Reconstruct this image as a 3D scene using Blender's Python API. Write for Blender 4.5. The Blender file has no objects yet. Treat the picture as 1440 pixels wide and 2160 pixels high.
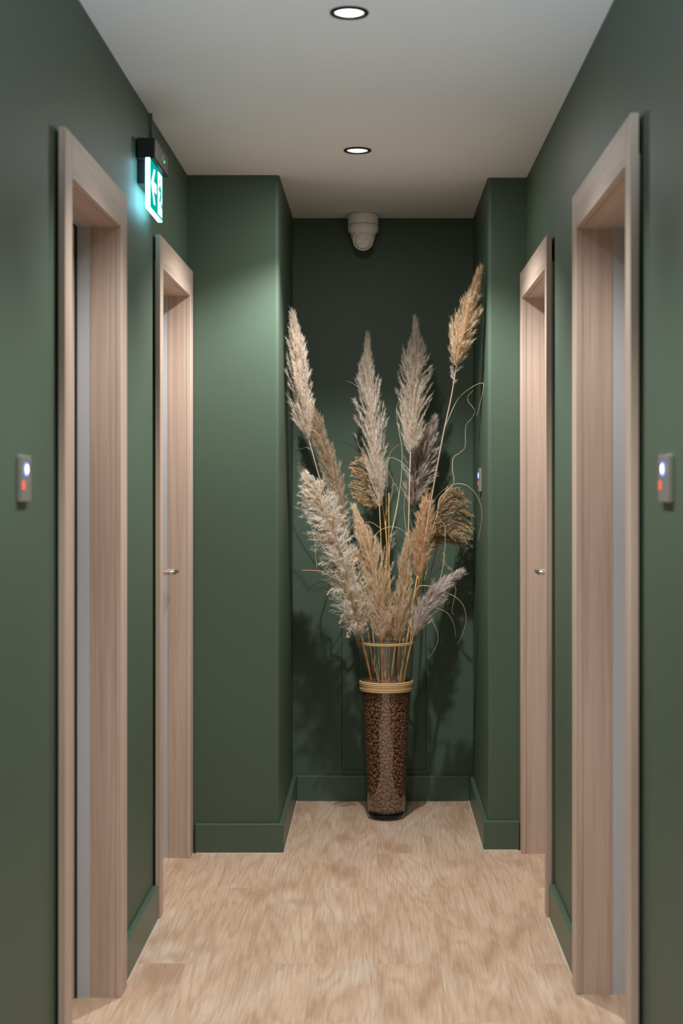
import bpy, bmesh, math, random
from mathutils import Vector, Matrix
random.seed(7)
C = bpy.context.scene.collection
S = bpy.context.scene

# ------------------------------------------------------------------ camera, world, lights, exposure
F, CX, CY, CH = 3100.0, 795.0, 1016.0, 1.348      # focal length (px), vanishing point, eye height
cam = bpy.data.cameras.new('camera')
cam.sensor_fit = 'AUTO'; cam.sensor_width = 36.0
cam.lens = F / 2160 * 36.0
cam.shift_x = -(CX - 720) / 2160
cam.shift_y = (CY - 1080) / 2160
cam.clip_start = 0.05
cam.dof.use_dof = True
cam.dof.focus_distance = 5.8
cam.dof.aperture_fstop = 3.6
co = bpy.data.objects.new('camera', cam); C.objects.link(co)
co.location = (0, 0, CH); co.rotation_euler = (math.pi / 2, 0, 0)
S.camera = co
S.view_settings.view_transform = 'Standard'
S.view_settings.look = 'None'
S.view_settings.gamma = 1.0
S.view_settings.use_curve_mapping = False
S.view_settings.exposure = 0.1
w = bpy.data.worlds.new('world'); S.world = w; w.use_nodes = True
w.node_tree.nodes['Background'].inputs[0].default_value = (0.5, 0.5, 0.5, 1)
w.node_tree.nodes['Background'].inputs[1].default_value = 0.02

CEIL = 2.463
LAMP_X = -0.066
WARM = (1.0, 0.985, 0.965)
def spot(y, energy, cone, blend, size=0.016, col=WARM):
    l = bpy.data.lights.new('downlight_beam', 'SPOT')
    l.energy = energy; l.spot_size = math.radians(cone); l.spot_blend = blend
    l.shadow_soft_size = size; l.color = col
    o = bpy.data.objects.new('downlight_beam', l); C.objects.link(o)
    o.location = (LAMP_X, y, CEIL - 0.030)
    return o
for yy, e in ((4.94, 100), (3.49, 66), (2.04, 74), (0.59, 74), (-0.86, 60), (-2.31, 60)):
    spot(yy, e, 126 if yy > 4 else 118, 0.5)
    # the diffusing lens spreads a little light to every side
    l = bpy.data.lights.new('downlight_glow', 'AREA'); l.shape = 'DISK'; l.size = 0.06
    l.energy = 5.5 if yy > 4 else 0.6; l.color = WARM
    o = bpy.data.objects.new('downlight_glow', l); C.objects.link(o); o.location = (LAMP_X, yy, CEIL - 0.012)
# added fill spot behind the camera, no fixture, aimed up to brighten the ceiling
fill = spot(-0.6, 500, 44, 0.6, 0.10, (0.70, 0.89, 1.0))
fill.name = fill.data.name = 'uplighter_beam'
fill.location = (0.0, -0.6, 0.85); fill.rotation_euler = (math.radians(90 + 35.5), 0, 0)

# ------------------------------------------------------------------ mesh helpers
class MB:
    def __init__(s): s.v = []; s.f = []; s.t = None
    def box(s, x0, x1, y0, y1, z0, z1):
        b = len(s.v)
        s.v += [(x, y, z) for z in (z0, z1) for y in (y0, y1) for x in (x0, x1)]
        for q in ((0,2,3,1),(4,5,7,6),(0,1,5,4),(2,6,7,3),(0,4,6,2),(1,3,7,5)):
            s.f.append(tuple(b + i for i in q))
        return s
    def prism(s, poly, z0, z1):                     # polygon in XY, extruded in Z
        b = len(s.v); n = len(poly)
        s.v += [(x, y, z0) for x, y in poly] + [(x, y, z1) for x, y in poly]
        s.f.append(tuple(b + i for i in reversed(range(n))))
        s.f.append(tuple(b + n + i for i in range(n)))
        for i in range(n):
            j = (i + 1) % n
            s.f.append((b + i, b + j, b + n + j, b + n + i))
        return s
    def extr(s, pts, d):                            # planar 3D polygon extruded by vector d
        b = len(s.v); n = len(pts); d = Vector(d)
        s.v += [tuple(Vector(p)) for p in pts] + [tuple(Vector(p) + d) for p in pts]
        s.f.append(tuple(b + i for i in reversed(range(n))))
        s.f.append(tuple(b + n + i for i in range(n)))
        for i in range(n):
            j = (i + 1) % n
            s.f.append((b + i, b + j, b + n + j, b + n + i))
        return s
    def lathe(s, prof, c=(0, 0, 0), n=48, axis=None, caps=True):
        b = len(s.v); m = len(prof)
        A = Vector((0, 0, 1)) if axis is None else Vector(axis).normalized()
        U = A.orthogonal().normalized(); V = A.cross(U); c = Vector(c)
        for r, z in prof:
            for k in range(n):
                a = 2 * math.pi * k / n
                s.v.append(tuple(c + A * z + (U * math.cos(a) + V * math.sin(a)) * r))
        for i in range(m - 1):
            for k in range(n):
                k2 = (k + 1) % n
                s.f.append((b + i*n + k, b + i*n + k2, b + (i+1)*n + k2, b + (i+1)*n + k))
        if caps:
            s.f.append(tuple(b + k for k in reversed(range(n))))
            s.f.append(tuple(b + (m-1)*n + k for k in range(n)))
        return s
    def tube(s, pts, rad, n=8):
        pts = [Vector(p) for p in pts]; m = len(pts)
        rs = rad if isinstance(rad, (list, tuple)) else [rad] * m
        b = len(s.v); nrm = None
        for i, p in enumerate(pts):
            t = (pts[min(i+1, m-1)] - pts[max(i-1, 0)])
            t = t.normalized() if t.length > 1e-9 else Vector((0, 0, 1))
            nrm = t.orthogonal().normalized() if nrm is None else (nrm - t * nrm.dot(t)).normalized()
            bn = t.cross(nrm)
            for k in range(n):
                a = 2 * math.pi * k / n
                s.v.append(tuple(p + (nrm * math.cos(a) + bn * math.sin(a)) * rs[i]))
        for i in range(m - 1):
            for k in range(n):
                k2 = (k + 1) % n
                s.f.append((b + i*n + k, b + i*n + k2, b + (i+1)*n + k2, b + (i+1)*n + k))
        s.f.append(tuple(b + k for k in reversed(range(n))))
        s.f.append(tuple(b + (m-1)*n + k for k in range(n)))
        return s
    def torus(s, c, R, r, n=64, m=8):
        b = len(s.v); c = Vector(c)
        for i in range(n):
            a = 2 * math.pi * i / n
            d = Vector((math.cos(a), math.sin(a), 0))
            for k in range(m):
                e = 2 * math.pi * k / m
                s.v.append(tuple(c + d * (R + r * math.cos(e)) + Vector((0, 0, r * math.sin(e)))))
        for i in range(n):
            for k in range(m):
                i2, k2 = (i+1) % n, (k+1) % m
                s.f.append((b+i*m+k, b+i2*m+k, b+i2*m+k2, b+i*m+k2))
        return s
    def build(s, name, mat, parent=None, smooth=False, bevel=0, seg=2, sub=0):
        off = Vector(parent_world(parent)) if parent else Vector((0, 0, 0))
        me = bpy.data.meshes.new(name)
        me.from_pydata([tuple(Vector(v) - off) for v in s.v], [], s.f)
        me.update()
        if not isinstance(mat, (list, tuple)): mat = [mat]
        for m_ in mat: me.materials.append(m_)
        if s.t is not None:
            at = me.attributes.new('tone', 'FLOAT', 'POINT')
            at.data.foreach_set('value', s.t)
        else:
            bm = bmesh.new(); bm.from_mesh(me)
            bmesh.ops.recalc_face_normals(bm, faces=bm.faces); bm.to_mesh(me); bm.free()
        if smooth:
            for p in me.polygons: p.use_smooth = True
        o = bpy.data.objects.new(name, me); C.objects.link(o)
        if parent: o.parent = parent
        if bevel:
            bv = o.modifiers.new('bevel', 'BEVEL'); bv.width = bevel; bv.segments = seg
            bv.limit_method = 'ANGLE'; bv.angle_limit = math.radians(40)
        if smooth == 'angle':
            pass
        return o

def parent_world(p):
    v = Vector((0, 0, 0))
    while p is not None:
        v = v + p.location; p = p.parent
    return v

def tag(o, label=None, cat=None, group=None, kind=None):
    if label: o['label'] = label
    if cat: o['category'] = cat
    if group: o['group'] = group
    if kind: o['kind'] = kind
    return o
def thing(name, label, cat, loc=(0, 0, 0), group=None, kind=None):
    o = bpy.data.objects.new(name, None); C.objects.link(o); o.location = loc
    o.empty_display_size = 0.05
    return tag(o, label, cat, group, kind)

def P(px, py, Y):                                    # a point of the photograph at its real distance Y
    return Vector(((px - CX) * Y / F, Y, CH - (py - CY) * Y / F))

def crom(pts, n):                                    # Catmull-Rom resample (tuples of any length)
    out = []; m = len(pts)
    for i in range(m - 1):
        p0, p1, p2, p3 = pts[max(i-1, 0)], pts[i], pts[i+1], pts[min(i+2, m-1)]
        for k in range(n):
            t = k / n
            out.append(tuple(0.5 * ((2*b) + (-a + c)*t + (2*a - 5*b + 4*c - d)*t*t + (-a + 3*b - 3*c + d)*t**3)
                             for a, b, c, d in zip(p0, p1, p2, p3)))
    out.append(tuple(pts[-1])); return out

# ------------------------------------------------------------------ materials
def srgb(r, g, b):
    f = lambda c: (c/255/12.92) if c/255 <= 0.04045 else ((c/255 + 0.055)/1.055)**2.4
    return (f(r), f(g), f(b), 1)
def mat(name):
    m = bpy.data.materials.new(name); m.use_nodes = True
    nt = m.node_tree
    return m, nt, nt.nodes['Principled BSDF']
def N(nt, t, **kw):
    n = nt.nodes.new(t)
    for k, v in kw.items():
        if k.startswith('i_'): n.inputs[k[2:].replace('_', ' ')].default_value = v
        else: setattr(n, k, v)
    return n
def simple(name, col, rough=0.5, metal=0.0, bump=0, bscale=200, spec=0.5, var=0.0, vscale=6):
    m, nt, b = mat(name)
    b.inputs['Base Color'].default_value = col; b.inputs['Roughness'].default_value = rough
    b.inputs['Metallic'].default_value = metal; b.inputs['Specular IOR Level'].default_value = spec
    tc = N(nt, 'ShaderNodeTexCoord')
    if var:
        no = N(nt, 'ShaderNodeTexNoise', i_Scale=vscale, i_Detail=4.0)
        nt.links.new(tc.outputs['Object'], no.inputs['Vector'])
        mx = N(nt, 'ShaderNodeMix', data_type='RGBA')
        mx.inputs[6].default_value = tuple(c*(1-var) for c in col[:3]) + (1,)
        mx.inputs[7].default_value = tuple(min(1, c*(1+var)) for c in col[:3]) + (1,)
        nt.links.new(no.outputs[0], mx.inputs[0]); nt.links.new(mx.outputs[2], b.inputs['Base Color'])
    if bump:
        no = N(nt, 'ShaderNodeTexNoise', i_Scale=bscale, i_Detail=3.0)
        nt.links.new(tc.outputs['Object'], no.inputs['Vector'])
        bp = N(nt, 'ShaderNodeBump', i_Strength=bump, i_Distance=0.002)
        nt.links.new(no.outputs[0], bp.inputs['Height']); nt.links.new(bp.outputs[0], b.inputs['Normal'])
    return m
def emit(name, col, strength):
    m = bpy.data.materials.new(name); m.use_nodes = True; nt = m.node_tree
    nt.nodes.remove(nt.nodes['Principled BSDF'])
    e = N(nt, 'ShaderNodeEmission'); e.inputs[0].default_value = col; e.inputs[1].default_value = strength
    nt.links.new(e.outputs[0], nt.nodes['Material Output'].inputs[0]); return m

def wood(name, light, dark, axis='Z', scale=1.0, rough=0.5):
    m, nt, b = mat(name)
    tc = N(nt, 'ShaderNodeTexCoord'); mp = N(nt, 'ShaderNodeMapping')
    sc = {'Z': (95, 95, 2.2), 'Y': (95, 2.2, 95), 'X': (2.2, 95, 95)}[axis]
    mp.inputs['Scale'].default_value = tuple(c*scale for c in sc)
    nt.links.new(tc.outputs['Object'], mp.inputs['Vector'])
    n1 = N(nt, 'ShaderNodeTexNoise', i_Scale=1.0, i_Detail=5.0, i_Roughness=0.6, i_Distortion=0.3)
    nt.links.new(mp.outputs[0], n1.inputs['Vector'])
    mp2 = N(nt, 'ShaderNodeMapping'); mp2.inputs['Scale'].default_value = tuple(c*scale*0.16 for c in sc)
    nt.links.new(tc.outputs['Object'], mp2.inputs['Vector'])
    n2 = N(nt, 'ShaderNodeTexNoise', i_Scale=1.0, i_Detail=3.0)
    nt.links.new(mp2.outputs[0], n2.inputs['Vector'])
    ad = N(nt, 'ShaderNodeMath', operation='MULTIPLY_ADD'); ad.inputs[1].default_value = 0.55
    mu = N(nt, 'ShaderNodeMath', operation='MULTIPLY'); mu.inputs[1].default_value = 0.45
    nt.links.new(n2.outputs[0], mu.inputs[0]); nt.links.new(n1.outputs[0], ad.inputs[0]); nt.links.new(mu.outputs[0], ad.inputs[2])
    cr = N(nt, 'ShaderNodeValToRGB')
    cr.color_ramp.elements[0].position = 0.36; cr.color_ramp.elements[0].color = dark
    cr.color_ramp.elements[1].position = 0.58; cr.color_ramp.elements[1].color = light
    nt.links.new(ad.outputs[0], cr.inputs[0]); nt.links.new(cr.outputs[0], b.inputs['Base Color'])
    b.inputs['Roughness'].default_value = rough; b.inputs['Specular IOR Level'].default_value = 0.35
    bp = N(nt, 'ShaderNodeBump', i_Strength=0.12, i_Distance=0.001)
    nt.links.new(n1.outputs[0], bp.inputs['Height']); nt.links.new(bp.outputs[0], b.inputs['Normal'])
    return m

def floor_mat():
    m, nt, b = mat('oak_vinyl_floor')
    L = nt.links.new
    tc = N(nt, 'ShaderNodeTexCoord')
    rot = N(nt, 'ShaderNodeMapping'); rot.inputs['Rotation'].default_value = (0, 0, math.pi/2)
    L(tc.outputs['Object'], rot.inputs['Vector'])
    br = N(nt, 'ShaderNodeTexBrick', i_Scale=1.0, i_Mortar_Size=0.0007, i_Brick_Width=1.22, i_Row_Height=0.178)
    br.offset = 0.37; br.inputs['Color1'].default_value = (0, 0, 0, 1); br.inputs['Color2'].default_value = (1, 1, 1, 1)
    br.inputs['Mortar'].default_value = (0.3, 0.3, 0.3, 1)
    L(rot.outputs[0], br.inputs['Vector'])
    # every plank has its own stretch of grain
    ofs = N(nt, 'ShaderNodeVectorMath', operation='MULTIPLY_ADD')
    ofs.inputs[1].default_value = (0.35, 0.6, 0)
    L(br.outputs['Color'], ofs.inputs[0]); L(tc.outputs['Object'], ofs.inputs[2])
    def noise(scale, detail, rough=0.55, dist=0.0):
        mp = N(nt, 'ShaderNodeMapping'); mp.inputs['Scale'].default_value = scale
        L(ofs.outputs[0], mp.inputs['Vector'])
        n = N(nt, 'ShaderNodeTexNoise', i_Scale=1.0, i_Detail=detail, i_Roughness=rough, i_Distortion=dist)
        L(mp.outputs[0], n.inputs['Vector']); return n
    fine = noise((210, 5.5, 1), 4, 0.62, 0.15)
    patch = noise((7.0, 2.2, 1), 3, 0.55, 0.6)
    pale = noise((6.0, 3.0, 2.0), 2, 0.5, 0.4)
    pale.inputs['Vector'].links[0].from_node.inputs['Location'].default_value = (4.2, 1.3, 5.0)
    # cathedral grain: rings of a warped low noise field
    warp = noise((5.0, 0.6, 1), 2, 0.45, 0.5)
    ring = N(nt, 'ShaderNodeMath', operation='MULTIPLY'); ring.inputs[1].default_value = 95.0
    L(warp.outputs[0], ring.inputs[0])
    sn = N(nt, 'ShaderNodeMath', operation='SINE'); L(ring.outputs[0], sn.inputs[0])
    rr = N(nt, 'ShaderNodeMapRange'); rr.inputs[1].default_value = -1; rr.inputs[2].default_value = 1
    L(sn.outputs[0], rr.inputs[0])
    base = N(nt, 'ShaderNodeValToRGB')
    e = base.color_ramp.elements
    e[0].position = 0.30; e[0].color = FL[0]
    e[1].position = 0.68; e[1].color = FL[2]
    k = base.color_ramp.elements.new(0.5); k.color = FL[1]
    L(patch.outputs[0], base.inputs[0])
    def mixc(fac, a, colour, lo, hi, amount, blend='MIX'):
        mr = N(nt, 'ShaderNodeMapRange'); mr.inputs[1].default_value = lo; mr.inputs[2].default_value = hi
        mr.inputs[3].default_value = 0; mr.inputs[4].default_value = amount
        L(fac, mr.inputs[0])
        mx = N(nt, 'ShaderNodeMix', data_type='RGBA', blend_type=blend)
        L(mr.outputs[0], mx.inputs[0]); L(a, mx.inputs[6]); mx.inputs[7].default_value = colour
        return mx.outputs[2]
    c = mixc(pale.outputs[0], base.outputs[0], FL[3], 0.52, 0.72, 0.6)
    c = mixc(rr.outputs[0], c, FL[4], 0.62, 1.0, 0.30)
    c = mixc(fine.outputs[0], c, FL[4], 0.47, 0.68, 0.55)
    c = mixc(fine.outputs[0], c, FL[5], 0.48, 0.30, 0.35)
    c = mixc(br.outputs['Fac'], c, FL[4], 0.0, 1.0, 0.15)
    L(c, b.inputs['Base Color'])
    b.inputs['Roughness'].default_value = 0.5; b.inputs['Specular IOR Level'].default_value = 0.35
    bp = N(nt, 'ShaderNodeBump', i_Strength=0.1, i_Distance=0.001)
    L(fine.outputs[0], bp.inputs['Height']); L(bp.outputs[0], b.inputs['Normal'])
    return m

def plume_mat(name, lo, mid, hi, transl=0.35):
    m = bpy.data.materials.new(name); m.use_nodes = True; nt = m.node_tree
    nt.nodes.remove(nt.nodes['Principled BSDF']); L = nt.links.new
    at = N(nt, 'ShaderNodeAttribute', attribute_name='tone')
    cr = N(nt, 'ShaderNodeValToRGB'); e = cr.color_ramp.elements
    e[0].position = 0.0; e[0].color = lo; e[1].position = 1.0; e[1].color = hi
    k = cr.color_ramp.elements.new(0.5); k.color = mid
    L(at.outputs['Fac'], cr.inputs[0])
    d = N(nt, 'ShaderNodeBsdfDiffuse'); t = N(nt, 'ShaderNodeBsdfTranslucent')
    L(cr.outputs[0], d.inputs[0]); L(cr.outputs[0], t.inputs[0])
    mx = N(nt, 'ShaderNodeMixShader'); mx.inputs[0].default_value = transl
    L(d.outputs[0], mx.inputs[1]); L(t.outputs[0], mx.inputs[2])
    L(mx.outputs[0], nt.nodes['Material Output'].inputs[0]); return m

def thin_glass(name, tint=(0.985, 0.99, 0.988, 1)):
    m = bpy.data.materials.new(name); m.use_nodes = True; nt = m.node_tree
    nt.nodes.remove(nt.nodes['Principled BSDF']); L = nt.links.new
    t = N(nt, 'ShaderNodeBsdfTransparent'); t.inputs[0].default_value = tint
    g = N(nt, 'ShaderNodeBsdfGlossy'); g.inputs['Roughness'].default_value = 0.02
    lw = N(nt, 'ShaderNodeLayerWeight')
    pw = N(nt, 'ShaderNodeMath', operation='POWER'); pw.inputs[1].default_value = 4.0
    L(lw.outputs['Facing'], pw.inputs[0])
    fr = N(nt, 'ShaderNodeMath', operation='MULTIPLY_ADD'); fr.inputs[1].default_value = 0.5; fr.inputs[2].default_value = 0.085
    L(pw.outputs[0], fr.inputs[0])
    mx = N(nt, 'ShaderNodeMixShader')
    L(fr.outputs[0], mx.inputs[0]); L(t.outputs[0], mx.inputs[1]); L(g.outputs[0], mx.inputs[2])
    L(mx.outputs[0], nt.nodes['Material Output'].inputs[0]); return m
def solid_glass(name, col):
    m = bpy.data.materials.new(name); m.use_nodes = True; nt = m.node_tree
    nt.nodes.remove(nt.nodes['Principled BSDF'])
    g = N(nt, 'ShaderNodeBsdfGlass', i_Roughness=0.02, i_IOR=1.5); g.inputs[0].default_value = col
    nt.links.new(g.outputs[0], nt.nodes['Material Output'].inputs[0]); return m

FL = [srgb(168, 138, 113), srgb(190, 163, 138), srgb(200, 176, 153), srgb(204, 188, 174), srgb(152, 121, 97), srgb(214, 194, 173)]
GREEN = simple('green_wall_paint', srgb(71, 90, 75), 0.55, bump=0.08, bscale=350, spec=0.4, var=0.03, vscale=3)
GREEN2 = simple('green_satin_trim_paint', srgb(71, 90, 76), 0.38, bump=0.03, bscale=200, spec=0.5, var=0.02)
CEILM = simple('ceiling_paint', srgb(225, 228, 230), 0.9, bump=0.25, bscale=260, spec=0.1, var=0.02, vscale=40)
WHITE = simple('white_paint', srgb(225, 222, 216), 0.8, bump=0.05)
FLOORM = floor_mat()
WOODV = wood('pale_oak_upright', srgb(194, 174, 160), srgb(171, 150, 136), 'Z')
WOODH = wood('pale_oak_lengthwise', srgb(194, 174, 160), srgb(171, 150, 136), 'Y')
GREYM = simple('grey_rebate_lacquer', srgb(182, 185, 189), 0.5, bump=0.02, var=0.02)
GAPDARK = simple('black_rubber_seal', srgb(14, 13, 12), 0.8, bump=0.05)  # black colour stands in for shade in the gap around each leaf
STEEL = simple('brushed_steel', srgb(205, 203, 200), 0.24, metal=1.0, bump=0.02, bscale=500)
PLATE = simple('silver_lacquered_plate', srgb(150, 150, 146), 0.4, metal=0.55, bump=0.02, bscale=500)
BLACKM = simple('black_powder_coat', srgb(16, 16, 16), 0.45, bump=0.03)
CAMW = simple('white_camera_plastic', srgb(248, 243, 236), 0.45, bump=0.02, bscale=300)
CAMG = simple('grey_camera_seam', srgb(60, 57, 52), 0.6, bump=0.02)
SEAL = simple('white_sealant', srgb(204, 194, 184), 0.5, bump=0.03)
CLAY = simple('brown_clay_granules', srgb(134, 88, 60), 0.6, bump=0.3, bscale=300, var=0.35, vscale=90)
RAFFIA = simple('straw_cord', srgb(206, 174, 124), 0.75, bump=0.5, bscale=700, var=0.18, vscale=160)
STALK = simple('straw_stalk', srgb(212, 172, 112), 0.5, bump=0.15, bscale=400, var=0.2, vscale=25)
STALK2 = simple('orange_straw_stalk', srgb(212, 152, 84), 0.5, bump=0.15, bscale=400, var=0.2, vscale=25)
STALK3 = simple('pale_mauve_stalk', srgb(205, 176, 160), 0.5, bump=0.15, bscale=400, var=0.2, vscale=25)
BLADE = simple('dry_leaf_blade', srgb(202, 190, 150), 0.5, bump=0.1, bscale=300, var=0.15, vscale=30)
BLADEB = simple('tan_leaf_blade', srgb(176, 138, 88), 0.55, bump=0.1, bscale=300, var=0.15, vscale=30)
TWIGP = simple('pale_twig_bark', srgb(178, 152, 122), 0.7, bump=0.5, bscale=300, var=0.25, vscale=40)
TWIG = simple('brown_twig_bark', srgb(112, 84, 60), 0.7, bump=0.5, bscale=300, var=0.25, vscale=40)
GLASS = thin_glass('clear_vase_glass')
GLASSB = solid_glass('thick_vase_glass', (0.86, 0.92, 0.93, 1))

# ------------------------------------------------------------------ setting
WL, WR, YB, YF = -0.690, 0.548, 6.22, -3.6
NL, NR, PL, PR = -0.356, 0.406, 5.345, 5.390       # niche sides and pier fronts
def struct(name, mb, m, bevel=0, smooth=False):
    return tag(mb.build(name, m, bevel=bevel, smooth=smooth), kind='structure')
struct('floor', MB().box(-1.2, 1.1, YF - 0.2, 6.5, -0.06, 0.0), FLOORM)
struct('ceiling', MB().box(-1.2, 1.1, YF - 0.2, 6.5, CEIL, CEIL + 0.06), CEILM)

DOORS = [  # n, side, face X, outer near Y, inner near Y, inner far Y, outer far Y
    (1, -1, -0.668, 3.150, 3.225, 3.838, 3.930),
    (2, -1, -0.668, 4.530, 4.595, 5.262, 5.338),
    (3,  1,  0.523, 3.035, 3.100, 3.862, 3.945),
    (4,  1,  0.523, 4.545, 4.590, 5.322, 5.384)]
TOP_OUT, TOP_IN = 2.111, 2.013
def wall_with_doors(name, xa, xb, doors):
    mb = MB(); y = YF
    for d in doors:
        mb.box(xa, xb, y, d[3] + 0.03, 0, CEIL)
        mb.box(xa, xb, d[3] + 0.03, d[6] - 0.03, TOP_OUT - 0.03, CEIL)
        y = d[6] - 0.03
    mb.box(xa, xb, y, 6.5, 0, CEIL)
    struct(name, mb, GREEN)
wall_with_doors('wall_left', WL, WL - 0.16, DOORS[:2])
wall_with_doors('wall_right', WR, WR + 0.16, DOORS[2:])
def arc(cx, cy, r, a0, a1, n=8):
    return [(cx + r*math.cos(math.radians(a0 + (a1-a0)*k/n)), cy + r*math.sin(math.radians(a0 + (a1-a0)*k/n))) for k in range(n+1)]
R_ = 0.014
struct('wall_niche_left', MB().prism([(WL - 0.01, 6.45), (WL - 0.01, PL)] + arc(NL - R_, PL + R_, R_, -90, 0) + [(NL, 6.45)], 0, CEIL), GREEN)
struct('wall_niche_right', MB().prism([(WR + 0.01, PR), (WR + 0.01, 6.45), (NR, 6.45)] + arc(NR + R_, PR + R_, R_, 180, 270), 0, CEIL), GREEN)
# niche back wall with the seams of a flush hatch cut into it
bw = MB()
hx0, hx1, hz0, hz1, g = -0.148, 0.205, 0.131, 1.009, 0.0018
bw.box(NL - 0.02, hx0 - g, YB, 6.45, 0, CEIL).box(hx1 + g, NR + 0.02, YB, 6.45, 0, CEIL)
bw.box(hx0 - g, hx1 + g, YB, 6.45, 0, hz0 - g).box(hx0 - g, hx1 + g, YB, 6.45, hz1 + g, CEIL)
struct('wall_back', bw, GREEN)
hp = thing('wall_hatch', 'flush green access hatch in the niche wall behind the glass vase', 'access hatch', (0.5*(hx0+hx1), YB, hz0))
MB().box(hx0, hx1, YB + 0.0004, YB + 0.03, hz0, hz1).build('hatch_door', GREEN, hp)
# far end of the corridor, behind the camera
struct('wall_rear', MB().box(-1.0, 0.9, YF - 0.12, YF, 0, CEIL), WHITE)

BH, BT = 0.106, 0.017
def baseboard(name, boxes):
    mb = MB()
    for b in boxes: mb.box(*b, 0, BH)
    struct(name, mb, GREEN2, bevel=0.0025)
baseboard('baseboard_left', [(WL, WL + BT, YF, 3.145), (WL, WL + BT, 3.935, 4.524)])
baseboard('baseboard_right', [(WR - BT, WR, YF, 3.03), (WR - BT, WR, 3.950, 4.540)])
baseboard('baseboard_niche_left', [(-0.66, NL + BT, PL - BT, PL + 0.001), (NL - 0.001, NL + BT, PL, YB)])
baseboard('baseboard_niche_right', [(NR - BT, 0.52, PR - BT, PR + 0.001), (NR - BT, NR + 0.001, PR, YB)])
baseboard('baseboard_back', [(NL + BT, NR - BT, YB - BT, YB + 0.001)])
def bead(name, segs):
    mb = MB()
    for a, b in segs: mb.tube([a, b], 0.002, 6)
    struct(name, mb, SEAL)
bead('trim_1', [((WL + BT + .001, 3.935, .001), (WL + BT + .001, 4.524, .001))])
bead('trim_2', [((WR - BT - .001, 3.95, .001), (WR - BT - .001, 4.54, .001))])
bead('trim_3', [((-0.655, PL - BT - .001, .001), (NL + BT + .001, PL - BT - .001, .001)), ((NL + BT + .001, PL - BT, .001), (NL + BT + .001, YB - BT, .001))])
bead('trim_4', [((0.515, PR - BT - .001, .001), (NR - BT - .001, PR - BT - .001, .001)), ((NR - BT - .001, PR - BT, .001), (NR - BT - .001, YB - BT, .001))])

def door(n, s, xf, y0, y1, y2, y3, label, handle):
    """s: -1 left wall, +1 right wall; depth runs along s"""
    root = thing('door_%d' % n, label, 'door', (xf, 0.5*(y1+y2), 0), kind='structure')
    X = lambda d: xf + s*d
    def bx(mb, d0, d1, a, b, z0, z1): return mb.box(min(X(d0), X(d1)), max(X(d0), X(d1)), a, b, z0, z1)
    T, JD, GD = (0.0155 if s < 0 else 0.018), (0.080 if s < 0 else 0.095), (0.115 if s < 0 else 0.137)
    c = MB(); bx(c, 0, T, y0, y1, 0, TOP_OUT); c.build('casing_upright', WOODV, root, bevel=0.002)
    c = MB(); bx(c, 0, T, y2, y3, 0, TOP_OUT); c.build('casing_upright', WOODV, root, bevel=0.002)
    c = MB(); bx(c, 0, T, y1, y2, TOP_IN, TOP_OUT); c.build('casing_head', WOODH, root, bevel=0.002)
    e = 0.004                                         # shadow line between casing and lining
    c = MB(); bx(c, T, JD, y1 - 0.03, y1 - e*0, 0, TOP_IN + 0.02); c.build('jamb_lining', WOODV, root)
    c = MB(); bx(c, T, JD, y2 + e*0, y2 + 0.03, 0, TOP_IN + 0.02); c.build('jamb_lining', WOODV, root)
    c = MB(); bx(c, T, JD, y1, y2, TOP_IN, TOP_IN + 0.02); c.build('head_lining', WOODH, root)
    c = MB(); bx(c, JD, GD, y1 - 0.03, y1 - 0.001, 0, TOP_IN + 0.02); bx(c, JD, GD, y2 + 0.001, y2 + 0.03, 0, TOP_IN + 0.02)
    bx(c, JD, GD, y1 - 0.001, y2 + 0.001, TOP_IN + 0.001, TOP_IN + 0.02)
    tag(c.build('grey_rebate', GREYM, root), 'light grey lacquered rebate of the door frame')
    c = MB(); bx(c, GD, GD + 0.006, y1 - 0.02, y1 + 0.004, 0, TOP_IN + 0.015); bx(c, GD, GD + 0.006, y2 - 0.004, y2 + 0.02, 0, TOP_IN + 0.015)
    bx(c, GD, GD + 0.006, y1, y2, TOP_IN - 0.003, TOP_IN + 0.015)
    tag(c.build('door_seal', GAPDARK, root), 'black rubber seal around the door leaf')
    c = MB(); bx(c, GD + 0.006, GD + 0.046, y1 - 0.012, y2 + 0.012, 0.004, TOP_IN + 0.01)
    leaf = c.build('door_leaf', WOODV, root)
    if handle:
        hy, hz, out, ln = handle
        d0 = GD + 0.006
        h = MB(); pts = [(X(d0), hy, hz), (X(out + .012), hy, hz)]
        for k in range(1, 7):
            a = math.pi/2*k/6
            pts.append((X(out + .012 - .012*math.sin(a)), hy - .012*(1 - math.cos(a)), hz))
        pts.append((X(out), hy - ln + .012, hz))
        for k in range(1, 7):
            a = math.pi/2*k/6
            pts.append((X(out + .012*(1 - math.cos(a))), hy - ln + .012 - .012*math.sin(a), hz))
        pts.append((X(d0 - .012), hy - ln, hz))
        h.tube(pts, 0.0085, 14)
        ho = tag(h.build('door_handle', STEEL, leaf, smooth=True), 'bent steel lever handle')
        MB().lathe([(0.0255, 0), (0.0255, 0.007), (0.023, 0.009), (0.0, 0.009)], (X(d0), hy, hz), 32, (-s, 0, 0)).build('handle_rose', STEEL, leaf, smooth=False)
    return root
door(*DOORS[0], 'pale oak door frame beneath and before the green exit sign', None)
door(*DOORS[1], 'pale oak door frame with a steel lever, behind the exit sign', (5.145, 1.036, 0.030, 0.105))
door(*DOORS[2], 'large pale oak door frame opposite the exit sign, beside the card reader', None)
door(*DOORS[3], 'narrow pale oak door frame with a steel lever, beside the niche on the side away from the exit sign', (5.145, 1.036, 0.034, 0.105))

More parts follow.
